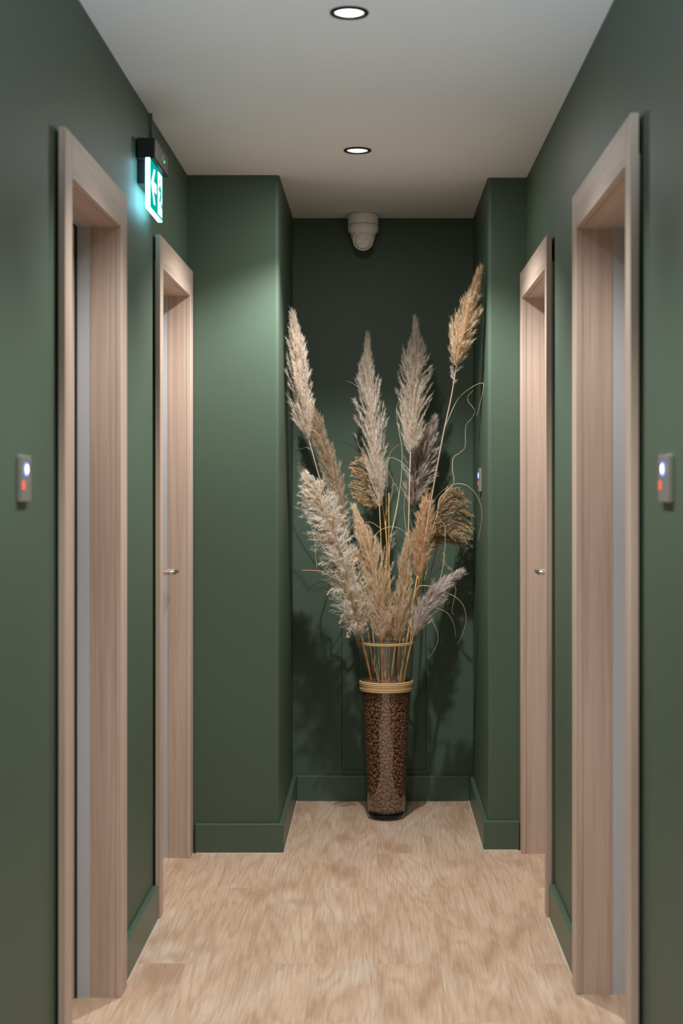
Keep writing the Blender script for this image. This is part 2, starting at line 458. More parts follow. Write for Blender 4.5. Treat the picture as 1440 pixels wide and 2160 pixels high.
# ------------------------------------------------------------------ ceiling lamps
LENS = emit('lit_lamp_lens', (1, 0.98, 0.95, 1), 3.2)
def downlight(y, label):
    t = thing('recessed_downlight', label, 'ceiling light', (LAMP_X, y, CEIL), group='downlights in the corridor ceiling')
    MB().lathe([(0.0462, 0), (0.0462, -0.0035), (0.0445, -0.005), (0.037, -0.005), (0.0352, -0.0035), (0.0345, 0.0)], (LAMP_X, y, CEIL), 64, caps=False).build('trim_ring', BLACKM, t, smooth=False)
    MB().lathe([(0.0345, -0.0004), (0.030, -0.0022), (0.02, -0.0036), (0.008, -0.0042), (0.0005, -0.0043)], (LAMP_X, y, CEIL), 48).build('lens', LENS, t, smooth=True)
downlight(3.49, 'round downlight with black ring at the top edge of the photo')
downlight(4.94, 'round black ringed downlight next to the niche, in front of the camera dome')

# ------------------------------------------------------------------ security camera
cx, cy = -0.058, 6.125
sc = thing('security_camera', 'white turret security camera on the ceiling of the dark niche', 'security camera', (cx, cy, CEIL))
MB().lathe([(0.056, 0), (0.062, -0.006), (0.063, -0.012), (0.0635, -0.044), (0.0625, -0.0455)], (cx, cy, CEIL), 64).build('mounting_base', CAMW, sc, smooth=False, bevel=0.001)
tag(MB().lathe([(0.0605, -0.0445), (0.0605, -0.0485)], (cx, cy, CEIL), 64).build('seam_ring', CAMG, sc), 'dark seam between base and housing')
MB().lathe([(0.0625, -0.0475), (0.0635, -0.049), (0.0635, -0.068), (0.0605, -0.076), (0.054, -0.081), (0.0525, -0.084), (0.048, -0.103), (0.043, -0.115), (0.034, -0.121), (0.02, -0.124), (0.002, -0.125)], (cx, cy, CEIL), 64).build('turret_housing', CAMW, sc, smooth=True)
d = Vector((0.0, -1, -0.30)).normalized()
bc = Vector((cx, cy - 0.017, CEIL - 0.110))
# collar: a ring around the ball opening, then the ball with a flat face
MB().lathe([(0.0385, 0.010), (0.0425, 0.016), (0.0425, 0.020), (0.039, 0.024), (0.0365, 0.021), (0.0365, 0.012)], bc, 56, d, caps=False).build('ball_collar', CAMW, sc, smooth=True)
prof = [(0.0375*math.sin(math.radians(a)), -0.0375*math.cos(math.radians(a))) for a in range(8, 128, 8)]
prof += [(0.0330, 0.030), (0.0318, 0.0325), (0.0006, 0.0335)]
ball = MB().lathe(prof, bc, 56, d).build('eyeball', CAMW, sc, smooth=True)
side = Vector((1, 0, 0)); upv = side.cross(d)
for sx in (-1, 1):
    lc = bc + d*0.0325 + side*(sx*0.0145) - Vector((0, 0, 0.002))
    MB().lathe([(0.0118, 0.0), (0.0118, 0.0016), (0.0105, 0.0032), (0.006, 0.0046), (0.0005, 0.005)], lc, 40, d).build('lens_window', CAMW, ball, smooth=True)

# ------------------------------------------------------------------ exit sign
EW = emit('lit_white_acrylic', (0.32, 0.82, 1.0, 1), 7.0)
EG = emit('lit_green_film', (0.0, 0.50, 0.40, 1), 0.85)
EPIC = emit('lit_white_pictogram', (0.82, 1.0, 1.0, 1), 1.6)
ys0, ys1, zs0, zs1 = 4.20, 4.44, 2.131, 2.275
xf_ = -0.6475
es = thing('exit_sign', 'lit green emergency exit sign with running man and arrow on the green wall', 'exit sign', (WL, 4.32, 2.13))
MB().box(WL, -0.664, 4.225, 4.43, 2.205, 2.30).build('wall_plate', BLACKM, es, bevel=0.004)
hs = MB().box(-0.688, -0.634, 4.20, 4.465, 2.272, 2.332).build('housing', BLACKM, es, bevel=0.004)
tag(MB().box(-0.6342, -0.6332, 4.325, 4.365, 2.296, 2.312).build('rating_label', simple('grey_label', srgb(150, 150, 145), 0.6, bump=0.02), hs), 'small pale label strip on the housing')
tag(MB().lathe([(0.004, 0), (0.003, 0.002), (0.0003, 0.0025)], (-0.634, 4.378, 2.300), 16, (1, 0, 0)).build('indicator_light', emit('green_led', (0.05, 1.0, 0.25, 1), 1.5), hs), 'tiny green indicator light')
tag(MB().tube([(-0.684, 4.45, 2.33), (-0.684, 4.45, CEIL)], 0.004, 8).build('cable', GREEN, es), 'thin cable running up to the ceiling')
pan = MB().box(-0.6615, xf_ - 0.0012, ys0, ys1, zs0, zs1).build('acrylic_panel', EW, es, bevel=0.0015)
tag(MB().box(xf_ - 0.0012, xf_, ys0 + 0.002, ys1 - 0.002, zs0 + 0.003, zs1 - 0.003).build('green_face', EG, es), 'glowing green face')
def flat(polys, name, m, lab, x=xf_, t=0.0006):
    mb = MB()
    for poly in polys: mb.extr([(x, ys0 + 0.24*a, zs0 + 0.144*b) for a, b in poly], (t, 0, 0))
    tag(mb.build(name, m, es), lab)
# arrow pointing towards the near edge (left as read), doorway with the running man
flat([[(0.06, 0.52), (0.27, 0.86), (0.37, 0.86), (0.24, 0.60), (0.47, 0.60), (0.47, 0.42), (0.24, 0.42), (0.37, 0.16), (0.27, 0.16)]], 'arrow', EPIC, 'white arrow')
flat([[(0.60, 0.07), (0.60, 0.93), (0.93, 0.93), (0.93, 0.07)]], 'doorway', EPIC, 'white doorway with green running figure')
def capsule(a, b, r):
    a = Vector(a); b = Vector(b); d_ = b - a; ang = math.atan2(d_.y, d_.x); out = []
    for k in range(7): out.append((a.x + r*math.cos(ang + math.pi/2 + math.pi*k/6), a.y + 1.67*r*math.sin(ang + math.pi/2 + math.pi*k/6)))
    for k in range(7): out.append((b.x + r*math.cos(ang - math.pi/2 + math.pi*k/6), b.y + 1.67*r*math.sin(ang - math.pi/2 + math.pi*k/6)))
    return out
flat([capsule((0.735, 0.77), (0.7351, 0.77), 0.035)], 'figure_head', EG, 'green running figure', xf_ + 0.0007)
for a, b, r in (((0.75, 0.65), (0.79, 0.46), 0.036), ((0.74, 0.66), (0.67, 0.55), 0.018), ((0.67, 0.55), (0.64, 0.62), 0.016), ((0.77, 0.65), (0.85, 0.60), 0.018), ((0.85, 0.60), (0.86, 0.48), 0.016),
                ((0.78, 0.45), (0.71, 0.36), 0.024), ((0.71, 0.36), (0.71, 0.20), 0.021), ((0.80, 0.45), (0.84, 0.32), 0.024), ((0.84, 0.32), (0.92, 0.27), 0.020)):
    flat([capsule(a, b, r)], 'figure_limb', EG, 'green running figure', xf_ + 0.0007)

# ------------------------------------------------------------------ card readers
BLUE = emit('blue_display', (0.10, 0.22, 1.0, 1), 4.0)
BLUEW = emit('white_blue_symbol', (0.75, 0.82, 1.0, 1), 7.0)
RED = emit('red_light', (1.0, 0.16, 0.08, 1), 1.1)
def reader(xw, s, y0, y1, label, flip):
    """s: direction out of the wall"""
    z0, z1 = 1.309, 1.399
    t = thing('card_reader', label, 'card reader', (xw, 0.5*(y0+y1), z0), group='card readers beside the doors')
    MB().box(min(xw, xw + s*0.010), max(xw, xw + s*0.010), y0, y1, z0, z1).build('plate', PLATE, t, bevel=0.0018)
    yb = y0 + (0.46 if not flip else 0.54)*(y1 - y0); yr = y0 + (0.16 if not flip else 0.80)*(y1 - y0)
    x = xw + s*0.010
    n = MB().lathe([(0.0125, 0), (0.0125, 0.0012), (0.0005, 0.0014)], (x, yb, 1.372), 28, (s, 0, 0)).build('blue_light', BLUE, t)
    MB().lathe([(0.0082, 0.0012), (0.0078, 0.0022), (0.0005, 0.0026)], (x, yb, 1.372), 28, (s, 0, 0)).build('symbol', BLUEW, n)
    MB().box(min(x, x + s*0.0012), max(x, x + s*0.0012), yr - 0.010, yr + 0.010, 1.332, 1.350).build('red_light', RED, t)
reader(WL, 1, 2.815, 2.892, 'silver card reader on the green wall before the door under the exit sign', False)
reader(WR, -1, 2.715, 2.815, 'silver card reader on the wall opposite the exit sign', True)
reader(NR, -1, 5.70, 5.78, 'slim card reader seen edge on, inside the niche beside the pampas grass', True)

# ------------------------------------------------------------------ vase
VX, VY = 0.037, 5.905
def vr(z): return 0.0735 + (0.1105 - 0.0735) * (z / 0.715) ** 0.92
vase = thing('glass_vase', 'tall tapered glass vase of brown clay granules on the oak floor', 'vase', (VX, VY, 0))
HV = 0.715; wt = 0.0022
prof = [(0.0005, 0.028)] + [(vr(z) - wt, z) for z in [0.028 + (HV - 0.028)*k/24 for k in range(25)]] + [(vr(HV) - wt/2, HV + 0.002)] + [(vr(z), z) for z in [HV - (HV - 0.028)*k/24 for k in range(25)]]
MB().lathe(prof, (VX, VY, 0), 96, caps=False).build('glass_body', GLASS, vase, smooth=True)
tag(MB().lathe([(0.0005, 0.0), (0.068, 0.0), (0.0715, 0.002), (0.0735, 0.006), (vr(0.026), 0.026), (vr(0.028) - 0.001, 0.0275), (0.0005, 0.0275)], (VX, VY, 0), 96, caps=False).build('glass_foot', GLASSB, vase, smooth=True), 'thick clear glass foot')
rb = MB()
for k in range(6):
    z = 0.515 + 0.0066*k
    rb.torus((VX, VY, z), vr(z) + 0.0035 + 0.0006*math.sin(k*2.1), 0.0037, 96, 8)
tag(rb.build('cord_band', RAFFIA, vase, smooth=True), 'band of straw coloured cord wound around the glass')
rb = MB()
for k, z in enumerate((0.700, 0.7055)): rb.torus((VX, VY, z), vr(z) + 0.0028, 0.0026, 96, 8)
tag(rb.build('rim_cord', RAFFIA, vase, smooth=True), 'two turns of straw cord below the rim')
# granules: a heap nobody would count
ico = bmesh.new(); bmesh.ops.create_icosphere(ico, subdivisions=2, radius=1.0)
iv = [v.co.copy() for v in ico.verts]; iface = [tuple(v.index for v in f.verts) for f in ico.faces]; ico.free()
gm = MB(); rng = random.Random(3)
def granule(x, y, z, r):
    b = len(gm.v); ax = [r*rng.uniform(0.8, 1.15) for _ in range(3)]
    R = Matrix.Rotation(rng.uniform(0, 6.28), 3, Vector((rng.uniform(-1, 1), rng.uniform(-1, 1), rng.uniform(-1, 1) + 1e-3)))
    for v in iv:
        q = R @ Vector((v.x*ax[0], v.y*ax[1], v.z*ax[2])); gm.v.append((x + q.x, y + q.y, z + q.z))
    gm.f.extend(tuple(b + i for i in f) for f in iface)
z = 0.036; row = 0
while z < 0.545:
    rr_ = vr(z) - wt - 0.0078; n = int(2*math.pi*rr_/0.0142)
    for k in range(n):
        a = 2*math.pi*(k + 0.5*(row % 2) + rng.uniform(-.3, .3))/n
        q = rr_ - rng.uniform(0, 0.004)
        granule(VX + q*math.cos(a), VY + q*math.sin(a), z + rng.uniform(-.005, .005), rng.uniform(0.0058, 0.0078))
    z += 0.0112; row += 1
for k in range(420):
    a = rng.uniform(0, 6.283); q = (vr(0.54) - 0.012)*math.sqrt(rng.random())
    granule(VX + q*math.cos(a), VY + q*math.sin(a), 0.545 + rng.uniform(-.006, .007), rng.uniform(0.0055, 0.0075))
gm.lathe([(vr(0.036) - 0.018, 0.031), (vr(0.54) - 0.018, 0.541)], (VX, VY, 0), 32)
tag(gm.build('clay_granules', CLAY, smooth=True), 'round brown clay granules filling the glass vase', 'clay granules', kind='stuff')

# ------------------------------------------------------------------ dried grasses
def ramp(a, b, c): return srgb(*a), srgb(*b), srgb(*c)
PM = {
 'beige':  plume_mat('beige_plume', *ramp((206, 186, 164), (232, 218, 202), (246, 238, 228))),
 'cream':  plume_mat('cream_plume', *ramp((220, 182, 136), (246, 231, 209), (254, 252, 248))),
 'tan':    plume_mat('tan_plume', *ramp((214, 186, 152), (240, 220, 190), (250, 240, 222))),
 'peach':  plume_mat('peach_plume', *ramp((222, 184, 146), (243, 218, 184), (252, 240, 222))),
 'brown':  plume_mat('brown_plume', *ramp((180, 154, 126), (206, 182, 156), (224, 206, 184))),
 'dusk':   plume_mat('dusky_plume', *ramp((156, 128, 108), (206, 188, 172), (244, 238, 232))),
 'seed':   plume_mat('brown_seed_head', *ramp((150, 122, 90), (190, 164, 128), (218, 196, 160)), 0.2),
 'gold':   plume_mat('golden_seed_head', *ramp((168, 134, 92), (214, 184, 138), (236, 212, 170)), 0.2),
 'silver': plume_mat('silvery_plume', *ramp((176, 152, 142), (230, 219, 212), (252, 248, 245))),
}
def blade(pts_px, Y, r, m, parent, name='leaf', taper=True, label=None):
    """pts_px: (px, py) or (px, py, Y) along the blade, base first"""
    pts = crom([tuple(P(p[0], p[1], p[2] if len(p) > 2 else Y)) for p in pts_px], 8)
    n = len(pts)
    rs = [max(0.0004, r*(1 - 0.75*i/(n-1)) if taper else r) for i in range(n)]
    o = MB().tube(pts, rs, 6).build(name, m, parent, smooth=True)
    if label: tag(o, label)
    return o

def hair(mb, p, d0, d1, L, wd, tone):
    """a flat fibre of 2 segments from p, bending from d0 to d1"""
    q = p + d0*(L*0.5); e = q + d1*(L*0.5)
    sd = d0.cross(Vector((random.gauss(0, 1), random.gauss(0, 1), random.gauss(0, 1))))
    if sd.length < 1e-6: return
    sd = sd.normalized()*(wd*0.5)
    b = len(mb.v)
    mb.v += [tuple(p - sd), tuple(p + sd), tuple(q + sd*0.85), tuple(q - sd*0.85), tuple(e)]
    mb.f += [(b, b+1, b+2, b+3), (b+3, b+2, b+4)]
    mb.t += [max(0, tone - .12)]*2 + [tone]*2 + [min(1, tone + .18)]

def rdir():
    while True:
        v = Vector((random.uniform(-1, 1), random.uniform(-1, 1), random.uniform(-1, 1)))
        if 0.05 < v.length < 1: return v.normalized()

def plume(axis, mat_, parent, N_=212, M=60, hl=(0.012, 0.026), fuzz=0.5, wd=0.0009, bias=None, biasw=0.0, droop=0.0, clump=0.0, tone=0.5, tvar=0.16, name='plume', tiptone=0.15, span=(0.10, 0.26), flat_=0.8, curl=0.0, ragged=0.25):
    """axis: (px, py, Y, half width px) from base to tip; branchlets leave the axis and end inside the half width"""
    A = crom([tuple(P(a[0], a[1], a[2])) + (a[3]*a[2]/F,) for a in axis], 10)
    n = len(A); mb = MB(); mb.t = []
    pos = [Vector(a[:3]) for a in A]; wid = [a[3] for a in A]
    bias = Vector(bias).normalized() if bias else None
    seglen = sum((pos[i+1] - pos[i]).length for i in range(n-1))
    def at(t):
        f = max(0.0, min(1.0, t))*(n - 1); k = min(int(f), n - 2); u = f - k
        ex = max(0.0, t - 1.0)*seglen
        return pos[k].lerp(pos[k+1], u) + (pos[-1] - pos[-2]).normalized()*ex, wid[k]*(1-u) + wid[k+1]*u, (pos[min(k+2, n-1)] - pos[max(k-1, 0)]).normalized()
    for i in range(N_):
        t = -0.02 + 0.98*(i + random.random())/N_
        sp = random.uniform(*span)
        p0, w0, T = at(t); p2, w2, T2 = at(min(t + sp, 1.0 + 0.10*random.random()**2)); pm, wm, Tm = at(t + sp*0.4)
        r = rdir(); r = r - T*r.dot(T)
        if r.length < 1e-4: continue
        r = r.normalized(); r.y *= flat_
        if bias is not None: r = (r*(1 - biasw) + bias*biasw*random.uniform(0.7, 1.3)).normalized()
        k_ = 1.16*random.random()**0.42 + random.gauss(0, ragged*0.4)
        p2 = p2 + r*(w2*k_) + Vector((0, 0, -droop*w2*random.random()))
        p1 = pm + r*(wm*k_*0.62)
        bt = tone + random.gauss(0, tvar) + (clump*math.sin(t*27 + 2.5*r.x + 1.5*r.z) if clump else 0)
        pts = []
        for q in range(7):
            u = q/6; pts.append(p0*(1-u)**2 + p1*(2*u*(1-u)) + p2*u*u)
        if curl:
            cd = rdir(); 
            for q in range(7): pts[q] = pts[q] + (cd*math.sin(q*1.1)+r*math.cos(q*0.9)*0.5)*(curl*w2*q/6)
        Lb = (pts[-1] - pts[0]).length
        for q in range(M):
            s_ = random.random()**0.75*6; kk = min(int(s_), 5)
            bp = pts[kk].lerp(pts[kk+1], s_ - kk)
            bd = pts[kk+1] - pts[kk]
            if bd.length < 1e-7: continue
            bd = bd.normalized()
            h0 = (bd + rdir()*fuzz).normalized(); h1 = (h0 + rdir()*fuzz*0.8 + Vector((0, 0, -droop*0.4)) + bd*0.3).normalized()
            hl_ = random.uniform(*hl)*min(1.0, 0.35 + Lb/0.07)
            tn = bt + random.gauss(0, 0.08) + tiptone*(s_/6 - 0.5)
            hair(mb, bp, h0, h1, hl_, wd*random.uniform(0.6, 1.2), min(1, max(0, tn)))
    return mb.build(name, mat_, parent)

def stalk(pts, Y, r, m, parent, name='stalk'):
    pp = crom([tuple(P(p[0], p[1], p[2] if len(p) > 2 else Y)) for p in pts], 6)
    n = len(pp); rs = [r*(1 - 0.35*i/(n-1)) for i in range(n)]
    return MB().tube(pp, rs, 8).build(name, m, parent, smooth=True)

GRP = None
def grass(label, base, Y, cat='dried grass', name='pampas_stem'):
    return thing(name, label, cat, tuple(P(base[0], base[1], Y)), kind='thing')

# 1: tall plume against the pier, top left of the niche
t = grass('tall beige pampas plume leaning against the pier on the exit sign side', (786, 1446), 5.88)
stalk([(786, 1446, 5.88), (752, 1290, 5.86), (716, 1150, 5.82), (679, 1027, 5.72), (648, 918, 5.66)], 5.8, 0.0034, STALK3, t)
plume([(651, 930, 5.66, 8), (641, 880, 5.64, 22), (633, 820, 5.62, 25), (627, 760, 5.60, 21), (622, 710, 5.59, 14), (619, 678, 5.58, 5)], PM['beige'], t, N_=287, M=60, tone=0.45)
blade([(660, 952, 5.75), (646, 944), (628, 947), (623, 931), (632, 915), (643, 910)], 5.72, 0.0013, BLADE, t)
blade([(652, 905, 5.72), (673, 918, 5.72), (684, 950, 5.74), (704, 976, 5.78), (707, 1000, 5.8), (701, 1030, 5.82), (706, 1056, 5.84)], 5.75, 0.0016, BLADEB, t)
# 2: dark tan plume behind it
t = grass('narrow dull brown pampas plume tucked behind the tallest one by the pier', (792, 1447), 5.96)
stalk([(792, 1447, 5.95), (770, 1300, 5.97), (743, 1168, 5.98), (722, 1085, 5.99)], 5.97, 0.0032, STALK2, t)
plume([(723, 1096, 5.99, 7), (713, 1050, 5.99, 17), (700, 1000, 6.0, 20), (684, 945, 6.0, 20), (670, 900, 6.0, 15), (656, 858, 6.0, 5)], PM['brown'], t, N_=237, M=60)
# 3: centre tall
t = grass('tall pale pampas plume with a thin drooping tip in the middle of the bouquet', (806, 1448), 5.90)
stalk([(806, 1448, 5.90), (806, 1250, 5.90), (803, 1140, 5.9), (799, 1042, 5.9)], 5.9, 0.0032, STALK, t)
plume([(801, 1070, 5.9, 12), (796, 1010, 5.9, 22), (790, 950, 5.9, 26), (783, 880, 5.9, 31), (776, 820, 5.9, 27), (773, 770, 5.9, 13), (774, 736, 5.9, 4)], PM['beige'], t, N_=312, M=60, tone=0.55)
blade([(780, 835, 5.89), (757, 818), (742, 808), (728, 802)], 5.89, 0.0018, PM['silver'], t, name='tuft')
# 4: tall right of centre
t = grass('tall broad beige pampas plume between the thin tipped central plume and the corner one', (838, 1446), 5.90)
stalk([(838, 1446, 5.90), (850, 1280, 5.90), (860, 1143, 5.9), (863, 1040, 5.9), (866, 937, 5.9)], 5.9, 0.0034, STALK3, t)
plume([(864, 958, 5.9, 11), (867, 910, 5.9, 25), (872, 850, 5.9, 31), (877, 790, 5.9, 32), (878, 745, 5.9, 23), (877, 694, 5.9, 4)], PM['beige'], t, N_=325, M=60, tone=0.5)
blade([(822, 1134, 5.88), (832, 1098), (841, 1046), (847, 990), (847, 943), (840, 905), (836, 864), (843, 841)], 5.88, 0.0017, BLADE, t)
blade([(866, 995, 5.89), (850, 978), (836, 969), (822, 966), (817, 985), (817, 1030)], 5.89, 0.0013, BLADE, t)
blade([(857, 1122, 5.88), (853, 1090), (852, 1060), (857, 1030)], 5.88, 0.0012, BLADE, t)
# 5: dusky one behind
t = grass('dusky mauve pampas plume half hidden behind the tall broad one', (832, 1447), 5.98)
stalk([(832, 1447, 5.97), (848, 1300, 6.0), (858, 1180, 6.01), (864, 1062, 6.02)], 6.0, 0.003, STALK2, t)
plume([(866, 1075, 6.02, 9), (874, 1030, 6.02, 25), (886, 985, 6.02, 31), (900, 940, 6.02, 24), (914, 893, 6.02, 6)], PM['dusk'], t, N_=260, M=60, tiptone=0.9, tone=0.45)
# 6: top corner
t = grass('highest tan pampas plume touching the corner next to the slim card reader', (850, 1445), 5.88)
stalk([(850, 1445, 5.88), (878, 1260, 5.85), (905, 1080, 5.81), (932, 930, 5.72), (953, 830, 5.64), (965, 752, 5.56)], 5.8, 0.0036, STALK3, t)
plume([(962, 772, 5.58, 6), (967, 735, 5.54, 19), (976, 700, 5.51, 25), (985, 665, 5.48, 24), (997, 622, 5.45, 15), (1008, 582, 5.43, 4)], PM['tan'], t, N_=287, M=60, tone=0.35, bias=(1, 0, -0.2), biasw=0.15)
plume([(957, 812, 5.63, 4), (960, 795, 5.62, 10), (963, 775, 5.61, 10)], PM['silver'], t, N_=22, M=16, name='lower_tuft', wd=0.0009)
blade([(931, 943, 5.77), (938, 905, 5.74), (947, 880, 5.72), (965, 843, 5.70), (990, 820, 5.56), (1018, 808, 5.46), (1016, 835, 5.46), (1005, 878, 5.48)], 5.7, 0.0014, BLADE, t)
# 7: big cream plume
t = grass('biggest cream white fluffy plume spilling over the vase on the exit sign side', (781, 1447), 5.86)
stalk([(784, 1440, 5.86), (770, 1380, 5.84), (760, 1335, 5.82), (745, 1270, 5.80)], 5.83, 0.0036, STALK2, t)
plume([(760, 1338, 5.82, 14), (744, 1280, 5.80, 36), (730, 1220, 5.79, 40), (714, 1160, 5.78, 43), (694, 1110, 5.77, 45), (673, 1060, 5.76, 40), (657, 1025, 5.76, 25), (641, 1000, 5.76, 6)], PM['cream'], t, N_=700, M=60, fuzz=0.8, droop=0.3, clump=0.26, tone=0.68, hl=(0.010, 0.020), tiptone=0.55, span=(0.03, 0.13), curl=0.12, ragged=0.45, wd=0.0008)
for tx, ty, ex, ey in ((724, 1180, 672, 1190), (722, 1240, 690, 1252), (740, 1285, 716, 1312), (752, 1310, 733, 1342), (690, 1050, 655, 1056), (705, 1098, 664, 1110), (730, 1190, 752, 1178)):
    plume([(tx, ty, 5.76, 7), ((tx+ex)/2, (ty+ey)/2 - 3, 5.75, 9), (ex, ey, 5.75, 3)], PM['cream'], t, N_=16, M=30, fuzz=0.8, droop=0.5, tone=0.7, name='side_tuft', wd=0.001, hl=(0.008, 0.016))
blade([(700, 1206, 5.77), (668, 1204), (636, 1203)], 5.76, 0.0019, BLADEB, t, taper=False)
blade([(668, 1200, 5.76), (665, 1165), (662, 1130), (651, 1098), (642, 1080), (646, 1067)], 5.75, 0.0011, BLADE, t)
# 8: peach plume front
t = grass('peach coloured pointed plume standing in front of the vase centre', (806, 1447), 5.83)
stalk([(806, 1445, 5.85), (805, 1390, 5.83), (803, 1330, 5.81)], 5.83, 0.0042, STALK2, t)
plume([(803, 1350, 5.81, 14), (802, 1300, 5.81, 31), (797, 1250, 5.80, 34), (788, 1200, 5.80, 36), (774, 1150, 5.80, 28), (761, 1112, 5.80, 15), (752, 1086, 5.80, 3)], PM['peach'], t, N_=300, M=60, tone=0.62, clump=0.15)
plume([(806, 1345, 5.80, 5), (803, 1310, 5.79, 10), (812, 1292, 5.79, 4)], PM['silver'], t, N_=18, M=16, fuzz=0.8, name='lower_tuft')
blade([(790, 1420, 5.84), (786, 1330, 5.80), (766, 1257, 5.78), (746, 1215), (734, 1180), (731, 1140), (738, 1115), (753, 1100), (762, 1104)], 5.77, 0.0019, BLADE, t)
blade([(800, 1420, 5.86), (793, 1330, 5.84), (780, 1275, 5.83)], 5.84, 0.0015, BLADE, t)
# 9: small front plume
t = grass('small slim tan plume just above the vase rim beside the peach one', (824, 1447), 5.85)
stalk([(824, 1445, 5.87), (830, 1390, 5.85), (838, 1330, 5.83)], 5.85, 0.0038, STALK, t)
plume([(837, 1352, 5.83, 10), (842, 1310, 5.82, 20), (848, 1265, 5.82, 22), (854, 1220, 5.82, 18), (856, 1180, 5.82, 13), (858, 1150, 5.82, 4)], PM['tan'], t, N_=237, M=60, tone=0.4)
# 10: spiky orange topped
t = grass('orange tan plume with a spiky broken top on the thickest stalk', (846, 1446), 5.86)
stalk([(846, 1446, 5.87), (862, 1370, 5.86), (876, 1270, 5.85), (886, 1190, 5.84), (894, 1110, 5.84)], 5.85, 0.0062, STALK2, t)
plume([(884, 1222, 5.84, 9), (886, 1180, 5.84, 18), (890, 1135, 5.84, 24), (896, 1095, 5.84, 20), (901, 1062, 5.84, 10)], PM['peach'], t, N_=225, M=60, tone=0.3)
for a, b in (((897, 1075), (903, 1026)), ((901, 1080), (910, 1030)), ((892, 1085), (890, 1055)), ((905, 1078), (906, 1040)), ((899, 1078), (899, 1038))):
    blade([(a[0], a[1], 5.84), ((a[0]+b[0])/2, (a[1]+b[1])/2), b], 5.84, 0.0024, STALK2, t, name='spike')
plume([(898, 1170, 5.84, 3), (900, 1195, 5.83, 6), (896, 1222, 5.83, 2)], PM['gold'], t, N_=12, M=16, name='side_tuft', hl=(0.005, 0.010))
blade([(870, 1300, 5.84), (880, 1240, 5.82), (917, 1236, 5.80), (930, 1214, 5.79), (938, 1156), (937, 1107), (925, 1102), (912, 1106)], 5.79, 0.0019, BLADE, t)
# 11: swept seed head
t = grass('dull brown seed head swept sideways like a fan next to the slim card reader', (856, 1445), 5.95)
stalk([(856, 1445, 5.94), (872, 1330, 5.96), (890, 1220, 5.97), (905, 1140, 5.97), (925, 1075, 5.97)], 5.96, 0.003, STALK, t)
for i in range(20):
    u = min(1, max(0, i/19 + random.uniform(-.05, .05)))
    bx_, by_ = 903 + 22*u, 1150 - 82*u
    ex_, ey_ = 975 + 22*math.sin(u*3.0) + 4*random.uniform(-1, 1) - 8*u, 1162 - 128*u + random.uniform(-6, 6)
    mx_, my_ = bx_*0.45 + ex_*0.55, by_*0.45 + ey_*0.55 - 14 - 8*u
    yy = 5.97 + random.uniform(-.04, .04)
    plume([(bx_, by_, 5.97, 5), (mx_, my_, yy, 9), (ex_, ey_, yy, 3)], PM['seed'], t, N_=60, M=26, fuzz=0.38, hl=(0.006, 0.015), wd=0.0013, droop=0.3, ragged=0.6, name='seed_spray', tvar=0.25)
plume([(925, 1150, 5.95, 4), (935, 1180, 5.94, 7), (948, 1200, 5.94, 3)], PM['seed'], t, N_=16, M=18, name='seed_spray', tone=0.6)
blade([(909, 1066, 5.92), (926, 1042, 5.80), (950, 1024, 5.66), (975, 1021), (997, 1034), (1012, 1060), (1016, 1092), (1008, 1140)], 5.58, 0.0014, BLADE, t)
# 12: silver low plume
t = grass('silvery grey plume leaning outwards low over the vase rim', (850, 1446), 5.84)
stalk([(850, 1446, 5.86), (860, 1390, 5.84), (872, 1340, 5.82), (890, 1290, 5.8)], 5.83, 0.0024, BLADE, t)
plume([(871, 1345, 5.82, 6), (882, 1310, 5.81, 15), (897, 1275, 5.80, 22), (918, 1250, 5.79, 21), (940, 1230, 5.78, 13), (962, 1213, 5.78, 4)], PM['silver'], t, N_=190, M=55, fuzz=0.42, hl=(0.014, 0.032), tone=0.55, tvar=0.34, droop=0.15, ragged=0.7, span=(0.14, 0.34))
blade([(900, 1280, 5.79), (925, 1284), (945, 1295), (957, 1318), (961, 1344)], 5.78, 0.0012, BLADE, t)
blade([(935, 1248, 5.78), (958, 1258), (976, 1276), (983, 1305), (976, 1335), (964, 1360)], 5.77, 0.0012, BLADE, t)
blade([(898, 1293, 5.8), (910, 1308), (921, 1330), (923, 1352), (914, 1374), (902, 1388)], 5.79, 0.0012, BLADE, t)
blade([(949, 1232, 5.78), (961, 1241), (957, 1266), (953, 1290), (958, 1297)], 5.78, 0.0011, BLADE, t)
# 13: golden seed head left of centre
t = grass('golden brown seed head combed sideways behind the tall pale central plume', (812, 1447), 5.97)
stalk([(812, 1447, 5.96), (822, 1250, 5.98), (815, 1130, 5.98), (806, 1060, 5.98), (800, 990, 5.98)], 5.97, 0.003, STALK2, t)
for i in range(14):
    u = min(1, max(0, i/13 + random.uniform(-.06, .06)))
    bx_, by_ = 803 - 6*u, 1062 - 78*u
    ex_, ey_ = 752 - 10*math.sin(u*2.8) + random.uniform(-5, 5), 1052 - 88*u + random.uniform(-4, 4)
    plume([(bx_, by_, 5.98, 4), ((bx_+ex_)/2, (by_+ey_)/2 + (10 - 18*u), 5.97, 7), (ex_, ey_, 5.96, 3)], PM['gold'], t, N_=46, M=26, fuzz=0.38, hl=(0.006, 0.014), wd=0.0013, ragged=0.6, name='seed_spray', tvar=0.25)
blade([(815, 1140, 5.96), (814, 1040, 5.95), (818, 975, 5.94), (826, 950), (843, 937)], 5.94, 0.0017, BLADEB, t)
blade([(813, 1090, 5.95), (824, 1050), (829, 1020), (822, 1000), (816, 990)], 5.94, 0.0022, BLADEB, t, name='leaf')
